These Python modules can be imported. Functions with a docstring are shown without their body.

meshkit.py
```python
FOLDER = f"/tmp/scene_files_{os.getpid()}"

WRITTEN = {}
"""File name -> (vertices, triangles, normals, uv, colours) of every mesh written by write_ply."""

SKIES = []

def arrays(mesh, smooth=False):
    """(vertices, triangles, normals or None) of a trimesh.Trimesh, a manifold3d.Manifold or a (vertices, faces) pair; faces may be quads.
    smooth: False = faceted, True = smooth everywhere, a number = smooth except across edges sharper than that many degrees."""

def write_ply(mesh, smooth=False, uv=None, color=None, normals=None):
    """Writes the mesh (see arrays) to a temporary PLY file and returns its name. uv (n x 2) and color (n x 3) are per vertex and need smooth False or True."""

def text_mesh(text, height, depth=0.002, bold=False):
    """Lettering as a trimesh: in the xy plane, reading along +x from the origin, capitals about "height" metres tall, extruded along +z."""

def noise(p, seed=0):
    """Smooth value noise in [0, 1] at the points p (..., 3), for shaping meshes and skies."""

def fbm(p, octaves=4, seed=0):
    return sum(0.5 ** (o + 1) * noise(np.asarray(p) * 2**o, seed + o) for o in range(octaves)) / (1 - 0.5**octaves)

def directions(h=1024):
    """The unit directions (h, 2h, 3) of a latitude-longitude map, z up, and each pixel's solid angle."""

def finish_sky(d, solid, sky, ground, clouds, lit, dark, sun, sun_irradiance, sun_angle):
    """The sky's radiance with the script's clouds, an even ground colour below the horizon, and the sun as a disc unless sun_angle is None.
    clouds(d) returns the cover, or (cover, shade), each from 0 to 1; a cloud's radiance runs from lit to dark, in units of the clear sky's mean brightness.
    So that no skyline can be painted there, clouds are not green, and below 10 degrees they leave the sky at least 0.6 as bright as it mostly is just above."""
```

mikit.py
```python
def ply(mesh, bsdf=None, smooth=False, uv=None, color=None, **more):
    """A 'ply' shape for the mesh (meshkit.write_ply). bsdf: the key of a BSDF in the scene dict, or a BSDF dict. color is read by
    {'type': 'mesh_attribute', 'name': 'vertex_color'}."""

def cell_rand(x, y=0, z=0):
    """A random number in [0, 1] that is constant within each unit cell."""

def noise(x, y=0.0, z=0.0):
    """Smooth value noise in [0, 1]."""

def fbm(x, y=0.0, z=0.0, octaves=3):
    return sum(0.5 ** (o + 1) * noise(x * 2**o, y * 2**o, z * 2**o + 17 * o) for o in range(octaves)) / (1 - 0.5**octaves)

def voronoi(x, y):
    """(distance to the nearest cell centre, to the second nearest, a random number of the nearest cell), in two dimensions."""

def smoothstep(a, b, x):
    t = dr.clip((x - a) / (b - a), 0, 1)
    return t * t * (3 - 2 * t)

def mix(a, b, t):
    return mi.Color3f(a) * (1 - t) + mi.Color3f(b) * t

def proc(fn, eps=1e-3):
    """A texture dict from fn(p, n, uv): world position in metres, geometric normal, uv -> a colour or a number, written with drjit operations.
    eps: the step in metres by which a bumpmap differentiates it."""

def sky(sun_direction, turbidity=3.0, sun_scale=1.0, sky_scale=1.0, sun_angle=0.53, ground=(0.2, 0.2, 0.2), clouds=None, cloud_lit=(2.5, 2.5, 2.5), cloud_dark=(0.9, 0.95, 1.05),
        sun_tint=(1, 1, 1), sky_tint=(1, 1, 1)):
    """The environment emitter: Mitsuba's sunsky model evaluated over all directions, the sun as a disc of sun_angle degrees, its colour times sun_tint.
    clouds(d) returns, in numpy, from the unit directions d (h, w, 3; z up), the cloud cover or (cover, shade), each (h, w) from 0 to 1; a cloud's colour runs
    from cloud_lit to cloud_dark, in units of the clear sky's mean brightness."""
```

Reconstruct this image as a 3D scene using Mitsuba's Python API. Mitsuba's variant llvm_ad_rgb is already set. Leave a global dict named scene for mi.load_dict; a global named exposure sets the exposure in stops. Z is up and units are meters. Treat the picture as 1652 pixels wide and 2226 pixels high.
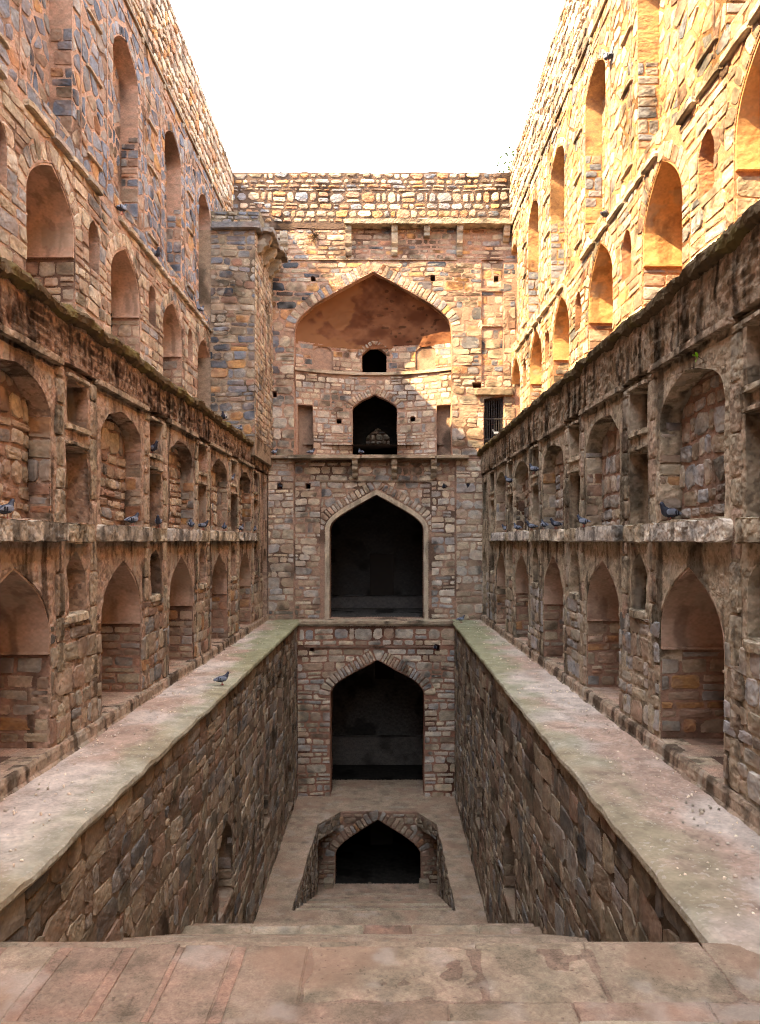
import math, random
import numpy as np, trimesh, shapely, mitsuba as mi, mikit, meshkit
import drjit as dr
from shapely.geometry import Polygon, box, MultiPolygon, LineString
from shapely import affinity
from mikit import noise, fbm, smoothstep, mix, ply, proc
from manifold3d import Manifold
T = mi.ScalarTransform4f
scene, labels = {}, {}
# ------------------------------------------------------------------ camera, sky, exposure
EYE, FOCAL = 2.9, 1779.0 / 1652.0        # eye height over the ledges; focal length in picture widths
scene['camera'] = {'type': 'perspective', 'fov': math.degrees(2 * math.atan(0.5 / FOCAL)), 'fov_axis': 'x', 'near_clip': 0.05, 'far_clip': 2000.0,
                   'principal_point_offset_x': -15 / 1652, 'principal_point_offset_y': -61 / 2226,
                   'to_world': T().look_at(origin=[0, 0, EYE], target=[0, 10, EYE], up=[0, 0, 1])}
def thin_cloud(d):
    return 0.72 + 0.2 * meshkit.fbm(d * 3.0, 4, 5), 0.15 * meshkit.fbm(d * 5.0, 3, 9)
scene['sky'] = mikit.sky((-1.0, -0.5, 1.16), turbidity=3.5, sun_scale=1.0, sky_scale=1.0, clouds=thin_cloud, cloud_lit=(3.75, 3.75, 3.85), cloud_dark=(2.9, 2.9, 3.0),
                         sun_tint=(1.12, 0.97, 0.68), sky_tint=(1.0, 1.0, 1.0))
exposure = 3.95
rng = np.random.default_rng(7)
random.seed(7)
# ------------------------------------------------------------------ materials
RAMP = [(0.0, (.52, .60, .76)), (.25, (.76, .74, .72)), (.5, (.95, .80, .58)), (.7, (.84, .58, .44)), (.85, (.80, .42, .29)), (1.0, (.95, .56, .25))]
def ramp(h):
    c = mi.Color3f(RAMP[0][1])
    for (a, _), (b, col) in zip(RAMP, RAMP[1:]):
        t = dr.clip((h - a) / (b - a), 0, 1)
        c = c * (1 - t) + mi.Color3f(col) * t
    return c
def stone_col(p, n, uv):                 # uv carries each stone's own lightness and hue
    m = fbm(p.x * 7, p.y * 7, p.z * 7, 3)
    c = ramp(uv.y + (m - .5) * .14) * uv.x * (.55 + .9 * m) * (.72 + .56 * fbm(p.x * 31, p.y * 31, p.z * 31, 2))
    k = fbm(p.x * 1.7 + 3, p.y * 1.7, p.z * 1.1, 3)
    c = c * (1 - .62 * smoothstep(.54, .70, k))
    smear = smoothstep(.48, .60, fbm(p.x * 3.2 + 60, p.y * 3.2, p.z * 3.2, 3))
    c = mix(c, ramp(mi.Float(.69)) * (.12 + .62 * uv.x) * (.6 + .8 * m), .38 * smear)
    s = smoothstep(.66, .78, fbm(p.x * 4 + 40, p.y * 4, p.z * 4, 3))
    return mix(c, mi.Color3f(.46, .42, .36), s * .5)
def mortar_col(p, n, uv):
    m = fbm(p.x * 11, p.y * 11, p.z * 11, 3)
    c = ramp(uv.y + (m - .5) * .12) * uv.x * (.6 + .8 * m) * (.72 + .56 * fbm(p.x * 37, p.y * 37, p.z * 37, 2))
    k = fbm(p.x * 1.3 + 7, p.y * 1.3, p.z * .9, 3)
    return c * (1 - .6 * smoothstep(.52, .70, k))
def plaster_col(p, n, uv):
    m = fbm(p.x * 2.2, p.y * 2.2, p.z * 2.2, 4)
    c = ramp(uv.y + (m - .5) * .10) * uv.x * (.72 + .56 * m)
    c = c * (1 - .38 * smoothstep(.5, .7, fbm(p.x * 6, p.y * 6, p.z * 1.2 + 9, 3))) * (.78 + .44 * fbm(p.x * 27, p.y * 27, p.z * 27, 2))
    return mix(c, mi.Color3f(.40, .33, .25), .45 * smoothstep(.60, .66, fbm(p.x * 2.3 + 31, p.y * 2.3, p.z * 2.3, 4)))
def weather_col(p, n, uv):               # rain-washed render: runs of dark lichen and pale lime
    m = fbm(p.x * 5, p.y * 5, p.z * 5, 4)
    c = ramp(uv.y + (m - .5) * .2) * uv.x * (.5 + m) * (.7 + .6 * fbm(p.x * 29, p.y * 29, p.z * 29, 2))
    run = fbm(p.x * 4.5, p.y * 4.5, p.z * .55, 3)
    c = c * (1 - .68 * smoothstep(.46, .66, run)) * (1 - .35 * smoothstep(.5, .62, fbm(p.x * 13, p.y * 13, p.z * 9, 3)))
    return mix(c, mi.Color3f(.38, .34, .28), .55 * smoothstep(.62, .74, fbm(p.x * 5 + 9, p.y * 5, p.z * .8 + 5, 3)))
def ledge_col(p, n, uv):
    m = fbm(p.x * 6, p.y * 6, p.z * 6, 4)
    b = fbm(p.x * 1.1 + 4, p.y * .9, 0, 3)
    c = mix(mi.Color3f(.38, .275, .22), mi.Color3f(.48, .41, .36), smoothstep(.35, .65, b)) * (.62 + .76 * m) * (.75 + .5 * fbm(p.x * 33, p.y * 33, p.z * 33, 2))
    edge = dr.minimum(dr.abs(p.x + 3.12), dr.abs(p.x - 2.36))
    g = smoothstep(.70, .02, edge - .5 * smoothstep(14., 27., p.y) + (fbm(p.x * 2.4, p.y * 1.5, 3, 3) - .5) * 1.1) * (.5 + .4 * smoothstep(9., 24., p.y))
    c = mix(c, mi.Color3f(.21, .23, .13) * (.6 + .8 * m), g * .9)
    s = smoothstep(.76, .84, noise(p.x * 31, p.y * 31, p.z * 31))
    return mix(c, mi.Color3f(.55, .5, .44), s * .35)
def floor_col(p, n, uv):
    m = fbm(p.x * 5, p.y * 5, p.z * 5, 4)
    c = ramp(uv.y - .02 + (m - .5) * .2) * uv.x * .8 * (.5 + m)
    c = c * (1 - .24 * smoothstep(.46, .72, fbm(p.x * 3.6 + 20, p.y * 3.6, p.z, 4))) * (.75 + .5 * fbm(p.x * 30, p.y * 30, p.z * 30, 2)) * (.7 + .6 * fbm(p.x * 90, p.y * 90, p.z * 90, 2))
    k = fbm(p.x * 1.6, p.y * 1.6 + 8, p.z, 3)
    c = mix(c, mi.Color3f(.30, .19, .135), .5 * smoothstep(.5, .68, k))
    c = mix(c, mi.Color3f(.42, .37, .33), .4 * smoothstep(.56, .76, fbm(p.x * 3 + 3, p.y * 3, p.z, 4)))
    d = smoothstep(.84, .92, noise(p.x * 33, p.y * 33, p.z * 33))
    return c * (1 - .3 * d)
def moss_col(p, n, uv):
    m = fbm(p.x * 9, p.y * 9, p.z * 9, 3)
    c = mix(mi.Color3f(.055, .043, .03), mi.Color3f(.17, .125, .075), m)
    return mix(c, mi.Color3f(.15, .125, .045), .6 * smoothstep(.52, .68, fbm(p.x * 3, p.y * 3, p.z * 3 + 6, 3)))
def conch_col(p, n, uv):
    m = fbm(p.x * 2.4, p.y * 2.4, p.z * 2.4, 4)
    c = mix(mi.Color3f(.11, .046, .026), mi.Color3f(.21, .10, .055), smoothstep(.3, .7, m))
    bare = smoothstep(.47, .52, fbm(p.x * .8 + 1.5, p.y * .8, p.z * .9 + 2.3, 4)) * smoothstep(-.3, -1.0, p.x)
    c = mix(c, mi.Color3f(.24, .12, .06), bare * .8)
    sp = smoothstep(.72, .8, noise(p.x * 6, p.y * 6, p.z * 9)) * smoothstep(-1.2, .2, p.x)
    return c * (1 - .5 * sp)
def bumped(fn_col, fn_h, scale, eps=4e-3):
    return {'type': 'twosided', 'b': {'type': 'bumpmap', 't': proc(fn_h, eps), 'scale': scale, 'b': {'type': 'diffuse', 'reflectance': proc(fn_col)}}}
h_grain = lambda p, n, uv: fbm(p.x * 16, p.y * 16, p.z * 16, 4)
h_peb = lambda p, n, uv: fbm(p.x * 22, p.y * 22, p.z * 22, 3)
h_soft = lambda p, n, uv: fbm(p.x * 7, p.y * 7, p.z * 7, 4)
scene['m_stone'] = bumped(stone_col, h_grain, .035)
scene['m_mortar'] = bumped(mortar_col, h_peb, .03)
scene['m_plaster'] = bumped(plaster_col, h_soft, .03)
scene['m_weather'] = bumped(weather_col, h_grain, .05)
scene['m_ledge'] = bumped(ledge_col, h_peb, .02)
scene['m_floor'] = bumped(floor_col, h_grain, .025)
scene['m_moss'] = bumped(moss_col, h_peb, .05)
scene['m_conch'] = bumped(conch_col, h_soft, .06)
def flat(k, c, rough=.6, spec=.3, metal=0.):
    scene['m_' + k] = {'type': 'twosided', 'b': {'type': 'principled', 'base_color': {'type': 'rgb', 'value': c}, 'roughness': rough, 'specular': spec, 'metallic': metal}}
flat('iron', [.02, .02, .023], .55, .4)
flat('wood', [.03, .024, .02], .7)
flat('bird', [.035, .042, .065], .55)
flat('birdneck', [.03, .06, .07], .35, .5)
flat('wing', [.20, .235, .31], .6)
flat('bar', [.02, .022, .03], .6)
flat('beak', [.03, .03, .03], .5)
flat('leg', [.30, .07, .06], .6)
flat('leafgreen', [.20, .42, .015], .5)
flat('twig', [.09, .06, .035], .8)
flat('plastic', [.25, .5, .6], .3, .5)
scene['m_foliage'] = {'type': 'twosided', 'b': {'type': 'diffuse', 'reflectance': proc(lambda p, n, uv: mix(mi.Color3f(.05, .085, .025), mi.Color3f(.10, .14, .04), fbm(p.x * 3, p.y * 3, p.z * 3, 2)))}}
# ------------------------------------------------------------------ helpers
_n = {}
def num(k):
    i = _n.get(k, 0); _n[k] = i + 1
    return k if i == 0 else f'{k}_{i:03d}'
def put(key, m, mat, L=None, h=None, kind=None, smooth=False):
    """one entry of the scene; L and h are the lightness and hue its material reads"""
    key = num(key)
    v, f, _ = meshkit.arrays(m)
    uv = None if L is None else np.tile([[L, h]], (len(v), 1))
    scene[key] = ply((v, f), 'm_' + mat, smooth, uv=uv)
    if kind: labels[key] = {'kind': kind}
    return key
def lab(key, label=None, cat=None, group=None, kind=None):
    d = labels.setdefault(key, {})
    for k, v in (('label', label), ('category', cat), ('group', group), ('kind', kind)):
        if v: d[k] = v
class Fr:
    """a wall's own frame: u along it, z up, w out of it"""
    def __init__(s, O, U, N): s.O, s.U, s.N = np.array(O, float), np.array(U, float), np.array(N, float)
    def __call__(s, a):
        a = np.asarray(a, float)
        p = s.O + a[:, :1] * s.U + a[:, 2:3] * s.N
        p[:, 2] += a[:, 1]
        return p
def rough(poly, amp, step=.12, seed=0):
    """a polygon with a worn, uneven outline"""
    def ring(r):
        c = np.array(LineString(r.coords).segmentize(step).coords)[:-1]
        q = np.c_[c * 3.1, np.full(len(c), seed)]
        return c + np.c_[meshkit.noise(q, 3) - .5, meshkit.noise(q, 8) - .5] * 2 * amp
    g = Polygon(ring(poly.exterior), [ring(i) for i in poly.interiors])
    return g if g.is_valid else g.buffer(0)
def polys(g):
    return [q for q in getattr(g, 'geoms', [g]) if q.geom_type == 'Polygon' and q.area > 1e-5]
def slab(fr, poly, w0, w1, sub=None, amp=0., strip=None):
    """the polygon extruded from depth w0 to w1 in the frame; sub and amp break its faces up"""
    ms = []
    for g in polys(poly):
        cells = [g]
        if strip:
            a, b = g.bounds[0], g.bounds[2]
            xs = np.linspace(a, b, max(2, int((b - a) / strip) + 1))
            cells = [c for x0, x1 in zip(xs, xs[1:]) for c in polys(g.intersection(box(x0, -99, x1, 99)))]
        for c in cells: ms.append(trimesh.creation.extrude_polygon(c, w1 - w0, engine='earcut'))
    m = trimesh.util.concatenate(ms)
    v, f = np.array(m.vertices), np.array(m.faces)
    v[:, 2] += w0
    if sub:
        v, f = trimesh.remesh.subdivide_to_size(v, f, sub, max_iter=12)
    P = fr(v)
    if amp:
        front = (v[:, 2] > w1 - 1e-4)
        P = P + fr.N * ((meshkit.fbm(P * 2.3, 3, 4) - .5) * 2 * amp * front)[:, None]
    return trimesh.Trimesh(P, f, process=False)
def boxm(x0, x1, y0, y1, z0, z1, j=0.):
    m = trimesh.creation.box(bounds=[[x0, y0, z0], [x1, y1, z1]])
    if j: m.vertices += rng.uniform(-j, j, m.vertices.shape)
    return m
def cat(ms): return trimesh.util.concatenate(ms)
def block(fr, u0, u1, z0, z1, w0, w1, amp=.012, sub=.16, wear=.02):
    """a hewn block: a box with worn edges and an uneven skin"""
    v, f = trimesh.remesh.subdivide_to_size(*(lambda m: (np.array(m.vertices), np.array(m.faces)))(trimesh.creation.box(bounds=[[u0, z0, w0], [u1, z1, w1]])), sub, max_iter=9)
    c = np.array([(u0 + u1) / 2, (z0 + z1) / 2, (w0 + w1) / 2]); hs = np.array([u1 - u0, z1 - z0, w1 - w0]) / 2
    q = (v - c) / hs
    edge = (np.abs(q) > .98).sum(1)
    v = v - np.sign(q) * (np.abs(q) > .98) * (edge > 1)[:, None] * np.minimum(wear, hs * .25)
    P = fr(v)
    k = P * 4.3
    P = P + np.c_[meshkit.fbm(k, 3, 1) - .5, meshkit.fbm(k, 3, 2) - .5, meshkit.fbm(k, 3, 3) - .5] * 2 * amp
    return trimesh.Trimesh(P, f, process=False)
def sweep(fr, u0, u1, prof, du=.12, amp=.02, freq=3., jit=0.):
    """a profile of (w, z) points run along u"""
    us = np.linspace(u0, u1, max(2, int((u1 - u0) / du) + 1)); prof = np.asarray(prof, float); k = len(prof)
    a = np.array([(u, z, w) for u in us for w, z in prof])
    P = fr(a)
    q = P * freq
    P = P + np.c_[meshkit.fbm(q, 4, 11) - .5, np.zeros(len(q)), meshkit.fbm(q, 4, 13) - .5] * 2 * amp + rng.uniform(-jit, jit, P.shape)
    i, j = np.meshgrid(np.arange(len(us) - 1), np.arange(k - 1), indexing='ij')
    i, j = i.ravel(), j.ravel()
    f = np.vstack([np.c_[i * k + j, i * k + j + 1, (i + 1) * k + j + 1], np.c_[i * k + j, (i + 1) * k + j + 1, (i + 1) * k + j]])
    return trimesh.Trimesh(P, f, process=False)
def quads(qs):
    v = np.array([p for q in qs for p in q], float)
    f = np.array([[4 * i, 4 * i + 1, 4 * i + 2, 4 * i + 3] for i in range(len(qs))])
    return trimesh.Trimesh(v, np.vstack([f[:, [0, 1, 2]], f[:, [0, 2, 3]]]), process=False)
def room(x0, x1, y0, y1, z0, z1, top=True, back=True):
    """a chamber open towards the viewer"""
    q = ([[(x0, y1, z0), (x1, y1, z0), (x1, y1, z1), (x0, y1, z1)]] if back else []) + [[(x0, y0, z0), (x0, y1, z0), (x0, y1, z1), (x0, y0, z1)],
         [(x1, y0, z0), (x1, y1, z0), (x1, y1, z1), (x1, y0, z1)], [(x0, y0, z0), (x1, y0, z0), (x1, y1, z0), (x0, y1, z0)]]
    if top: q.append([(x0, y0, z1), (x1, y0, z1), (x1, y1, z1), (x0, y1, z1)])
    return quads(q)
FLAT, POINT = ((1, 0), (1, .32), (.7, .5), (0, 1)), ((1, 0), (1, .46), (.62, .74), (0, 1))
def arch_curve(c, hw, zs, za, kind=FLAT, n=12):
    """the points of an arch from its right springing over the apex to its left springing"""
    t = np.linspace(0, 1, n + 1)[:, None]; k = np.array(kind, float)
    b = (1 - t) ** 3 * k[0] + 3 * (1 - t) ** 2 * t * k[1] + 3 * (1 - t) * t * t * k[2] + t ** 3 * k[3]
    r = np.c_[c + hw * b[:, 0], zs + (za - zs) * b[:, 1]]
    l = np.c_[2 * c - r[:, 0], r[:, 1]][::-1][1:]
    return np.vstack([r, l])
def arch(c, hw, z0, zs, za, kind=FLAT, n=12):
    return Polygon(np.vstack([[[c + hw, z0]], arch_curve(c, hw, zs, za, kind, n), [[c - hw, z0]]]))
# ------------------------------------------------------------------ stones
pool = {}
# palettes: (weight, hue range, lightness range)
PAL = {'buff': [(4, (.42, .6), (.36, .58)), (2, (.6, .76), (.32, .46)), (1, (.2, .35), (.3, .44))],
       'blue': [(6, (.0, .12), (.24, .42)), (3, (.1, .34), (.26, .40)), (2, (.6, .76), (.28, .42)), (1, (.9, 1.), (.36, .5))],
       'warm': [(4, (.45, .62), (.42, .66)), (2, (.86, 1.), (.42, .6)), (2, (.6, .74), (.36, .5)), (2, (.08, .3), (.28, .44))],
       'cream': [(6, (.38, .54), (.5, .78)), (3, (.58, .68), (.45, .62)), (2, (.9, 1.), (.48, .62))],
       'mixed': [(3, (.0, .22), (.14, .32)), (4, (.55, .74), (.28, .46)), (3, (.42, .6), (.38, .58)), (2, (.9, 1.), (.4, .58))],
       'pale': [(6, (.32, .5), (.40, .66)), (2, (.55, .68), (.34, .5)), (1.5, (.22, .3), (.32, .5))],
       'brown': [(4, (.45, .64), (.28, .46)), (2, (.6, .76), (.26, .40)), (2, (.25, .4), (.26, .42)), (1, (.88, 1), (.3, .42))],
       'trench': [(4, (.42, .58), (.17, .42)), (2, (.56, .70), (.17, .35)), (2, (.25, .40), (.17, .38))],
       'grey': [(5, (.2, .45), (.34, .56)), (3, (.5, .66), (.3, .48))],
       'tower': [(4, (.02, .28), (.2, .38)), (3, (.36, .56), (.26, .48)), (1, (.66, .8), (.26, .4)), (.4, (.95, 1), (.4, .55))]}
def tone(pal):
    p = PAL[pal]; w = np.array([a[0] for a in p], float)
    _, h, l = p[rng.choice(len(p), p=w / w.sum())]
    return rng.uniform(*l), rng.uniform(*h)
def add_stone(holder, fr, pts, pal, depth=.035, bevel=.03, embed=.02):
    """one stone: worn outline, rounded shoulder, uneven face"""
    pts = np.asarray(pts, float); k = len(pts)
    if k < 3: return
    c = pts.mean(0); r = np.linalg.norm(pts - c, axis=1, keepdims=True) + 1e-9
    if r.max() < .03: return
    d = depth * rng.uniform(.55, 1.45)
    in1 = c + (pts - c) * (1 - np.minimum(.25, .7 * bevel * rng.uniform(.6, 1.4, (k, 1)) / r))
    tilt = rng.normal(0, .035, 2)
    w1 = d * rng.uniform(.7, 1.05, k) + (in1 - c) @ tilt
    w0 = np.full(k, -embed)
    in2 = c + (in1 - c) * rng.uniform(.42, .62, (k, 1))
    w2 = d * rng.uniform(.9, 1.35, k) + (in2 - c) @ tilt
    ws = np.maximum(np.r_[w1, w2, d * rng.uniform(1., 1.3)], .004)
    a = np.vstack([np.c_[pts, w0], np.c_[np.vstack([in1, in2, c[None]]), ws]])
    i = np.arange(k); j = (i + 1) % k; o = np.full(k, 3 * k)
    f = np.vstack([np.c_[i, j, j + k], np.c_[i, j + k, i + k], np.c_[i + k, j + k, j + 2 * k], np.c_[i + k, j + 2 * k, i + 2 * k], np.c_[i + 2 * k, j + 2 * k, o]])
    L, h = tone(pal) if isinstance(pal, str) else pal
    pool.setdefault(holder, []).append((fr(a), f, (L, h)))
def soft_rect(x0, x1, z0, z1, cut, jit):
    w, h = x1 - x0, z1 - z0; m = min(w, h)
    c = lambda: m * cut * rng.uniform(.5, 1.4)
    a = [c() for _ in range(8)]
    p = np.array([(x0 + a[0], z0), (x1 - a[1], z0), (x1, z0 + a[2]), (x1, z1 - a[3]), (x1 - a[4], z1), (x0 + a[5], z1), (x0, z1 - a[6]), (x0, z0 + a[7])])
    return p + rng.uniform(-1, 1, p.shape) * m * jit
def clip_polys(ps, region):
    """keep what lies in the region, cut what crosses its edge"""
    gs = [Polygon(p) for p in ps]; arr = np.array(gs, dtype=object)
    shapely.prepare(region)
    ins, hit = shapely.contains(region, arr), shapely.intersects(region, arr)
    out = []
    for p, g, a, b in zip(ps, gs, ins, hit):
        if a: out.append(p)
        elif b:
            for q in polys((g if g.is_valid else g.buffer(0)).intersection(region)):
                if q.area > .3 * g.area or q.area > .02:
                    q = q.simplify(.012)
                    if q.area > .0015: out.append(np.array(q.exterior.coords)[:-1])
    return out
def coursed(region, w, h, joint=.03, cut=.22, jit=.05, wob=.06, vary=.45, seed=0):
    """irregular courses of rubble over the region"""
    x0, z0, x1, z1 = region.bounds; ps = []
    z = z0 - h * rng.uniform(0, 1)
    while z < z1:
        hh = h * rng.uniform(1 - vary, 1 + vary)
        x = x0 - w * rng.uniform(0, 1)
        while x < x1:
            ww = w * rng.uniform(1 - vary, 1 + vary * 1.3)
            if ww > hh * .55 and rng.random() < .13 and hh > h * .9:      # two small ones instead of one
                s = rng.uniform(.4, .6) * hh
                cells = [(x, x + ww, z, z + s), (x, x + ww, z + s, z + hh)]
            else: cells = [(x, x + ww, z + rng.uniform(-.06, .06) * hh, z + hh * rng.uniform(.94, 1.05))]
            for a, b, c, d in cells:
                if b - a > 2 * joint * .7 and d - c > 2 * joint * .7:
                    jx = joint * rng.uniform(.35, .75); p = soft_rect(a + jx, b - jx, c + jx, d - jx, cut, jit)
                    q = np.c_[p * .55, np.full(len(p), seed + .5)]
                    p[:, 1] += (meshkit.noise(q, 21) - .5) * 2 * wob + (meshkit.noise(q * 3, 22) - .5) * wob
                    ps.append(p)
            x += ww
        z += hh
    return clip_polys(ps, region)
def random_rubble(region, w, h, joint=.02, drop=.12, cut=.22):
    """unsquared stones fitted together"""
    from scipy.spatial import Voronoi
    x0, z0, x1, z1 = region.bounds
    nx, nz = int((x1 - x0) / w) + 5, int((z1 - z0) / h) + 5
    g = np.array([(i + .5 * (j % 2) + rng.uniform(-.42, .42), j + rng.uniform(-.42, .42)) for i in range(nx) for j in range(nz)], float)
    g = g[rng.random(len(g)) > drop]
    v = Voronoi(g); ps = []
    for r in v.point_region:
        ids = v.regions[r]
        if not ids or -1 in ids: continue
        q = v.vertices[ids] * [w, h] + [x0 - 2 * w, z0 - 2 * h]
        if np.ptp(q[:, 0]) > 5 * w or np.ptp(q[:, 1]) > 5 * h: continue
        g0 = Polygon(q).buffer(-joint * rng.uniform(.7, 1.5))
        for s in polys(g0)[:1]:
            s = s.simplify(.025); q = np.array(s.exterior.coords)[:-1]
            if len(q) < 3 or s.area < .003: continue
            cc = []                                                    # knock the corners off
            for k in range(len(q)):
                a, b, c = q[k - 1], q[k], q[(k + 1) % len(q)]
                t = rng.uniform(.04, cut); cc += [b + (a - b) * t, b + (c - b) * t]
            ps.append(np.array(cc) + rng.uniform(-.006, .006, (len(cc), 2)))
    return clip_polys(ps, region)
def voussoirs(curve, t0, t1, n, joint=.02):
    """wedge stones fanned round an arch"""
    l = LineString(curve); ps = []
    cuts = np.cumsum(np.r_[0, rng.uniform(.7, 1.3, n)]); cuts = cuts / cuts[-1]
    def off(s, d):
        a, b = np.array(l.interpolate(max(0, s - .01), True).coords[0]), np.array(l.interpolate(min(1, s + .01), True).coords[0])
        t = (b - a) / np.linalg.norm(b - a)
        return np.array(l.interpolate(s, True).coords[0]) + np.array([t[1], -t[0]]) * d
    L = l.length
    for a, b in zip(cuts, cuts[1:]):
        e = joint / L * .6; tt = t1 * rng.uniform(.82, 1.12)
        q = np.array([off(a + e, t0), off(b - e, t0), off(b - e, tt), off(a + e, tt)])
        cc = []
        for k in range(4):
            u, v_, w_ = q[k - 1], q[k], q[(k + 1) % 4]
            cc += [v_ + (u - v_) * .15, v_ + (w_ - v_) * .15]
        ps.append(np.array(cc))
    return ps
def lay(holder, fr, ps, pal, depth=.035, bevel=.03, **k):
    for p in ps: add_stone(holder, fr, p, pal, depth, bevel, **k)
def photo_size(P):
    """how large, in photograph pixels, a stone shows: only decides which stones are single entries"""
    if P[:, 1].min() < .5: return 0
    x = .5 + P[:, 0] / P[:, 1] * FOCAL + 15 / 1652; y = (1113 + 61) / 2226 - (P[:, 2] - EYE) / P[:, 1] * FOCAL * 1652 / 2226
    if x.max() < 0 or x.min() > 1 or y.max() < 0 or y.min() > 1: return 0
    return math.sqrt(np.ptp(x) * 1920 * np.ptp(y) * 2587)
def emit_stones():
    for holder, st in pool.items():
        order = sorted(range(len(st)), key=lambda i: -photo_size(st[i][0]))
        single = [i for i in order[:300] if photo_size(st[i][0]) >= 9]
        for i in single:
            P, f, uv = st[i]
            scene[num(holder + '__stone')] = ply((P, f), 'm_stone', uv=np.tile([uv], (len(P), 1)))
        rest = [st[i] for i in order if i not in set(single)]
        if rest:
            n = np.cumsum([0] + [len(r[0]) for r in rest])
            V, F = np.vstack([r[0] for r in rest]), np.vstack([r[1] + a for r, a in zip(rest, n)])
            k = holder + '__stonework'
            scene[k] = ply((V, F), 'm_stone', uv=np.vstack([np.tile([r[2]], (len(r[0]), 1)) for r in rest]))
            labels[k] = {'kind': 'stuff'}
# ------------------------------------------------------------------ frames
YP, YT, YTOWER = 30.0, 29.2, 26.0                       # portal, trench end wall, tower front
UL = Fr((-5.42, 0, 0), (-.008, 1, 0), (1, 0, 0)); UR = Fr((4.80, 0, 0), (-.008, 1, 0), (-1, 0, 0))
AL = Fr((-4.37, 0, 0), (0, 1, 0), (1, 0, 0)); AR = Fr((3.85, 0, 0), (-.0125, 1, 0), (-1, 0, 0))
TL = Fr((-3.2, 0, 0), (0, 1, 0), (1, 0, 0)); TR = Fr((2.43, 0, 0), (0, 1, 0), (-1, 0, 0))
PF = Fr((0, YP, 0), (1, 0, 0), (0, -1, 0)); PT = Fr((0, YT, 0), (1, 0, 0), (0, -1, 0))
SIDE = {'L': dict(up=UL, ar=AL, tr=TL, sx=-1, arches=[5.68, 9.6, 13.53, 17.45, 21.4, 25.25], gate=29.3, za=9.12),
        'R': dict(up=UR, ar=AR, tr=TR, sx=1, arches=[6.2, 10.1, 14.0, 17.9, 21.8, 25.3], gate=29.15, za=9.42)}
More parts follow.
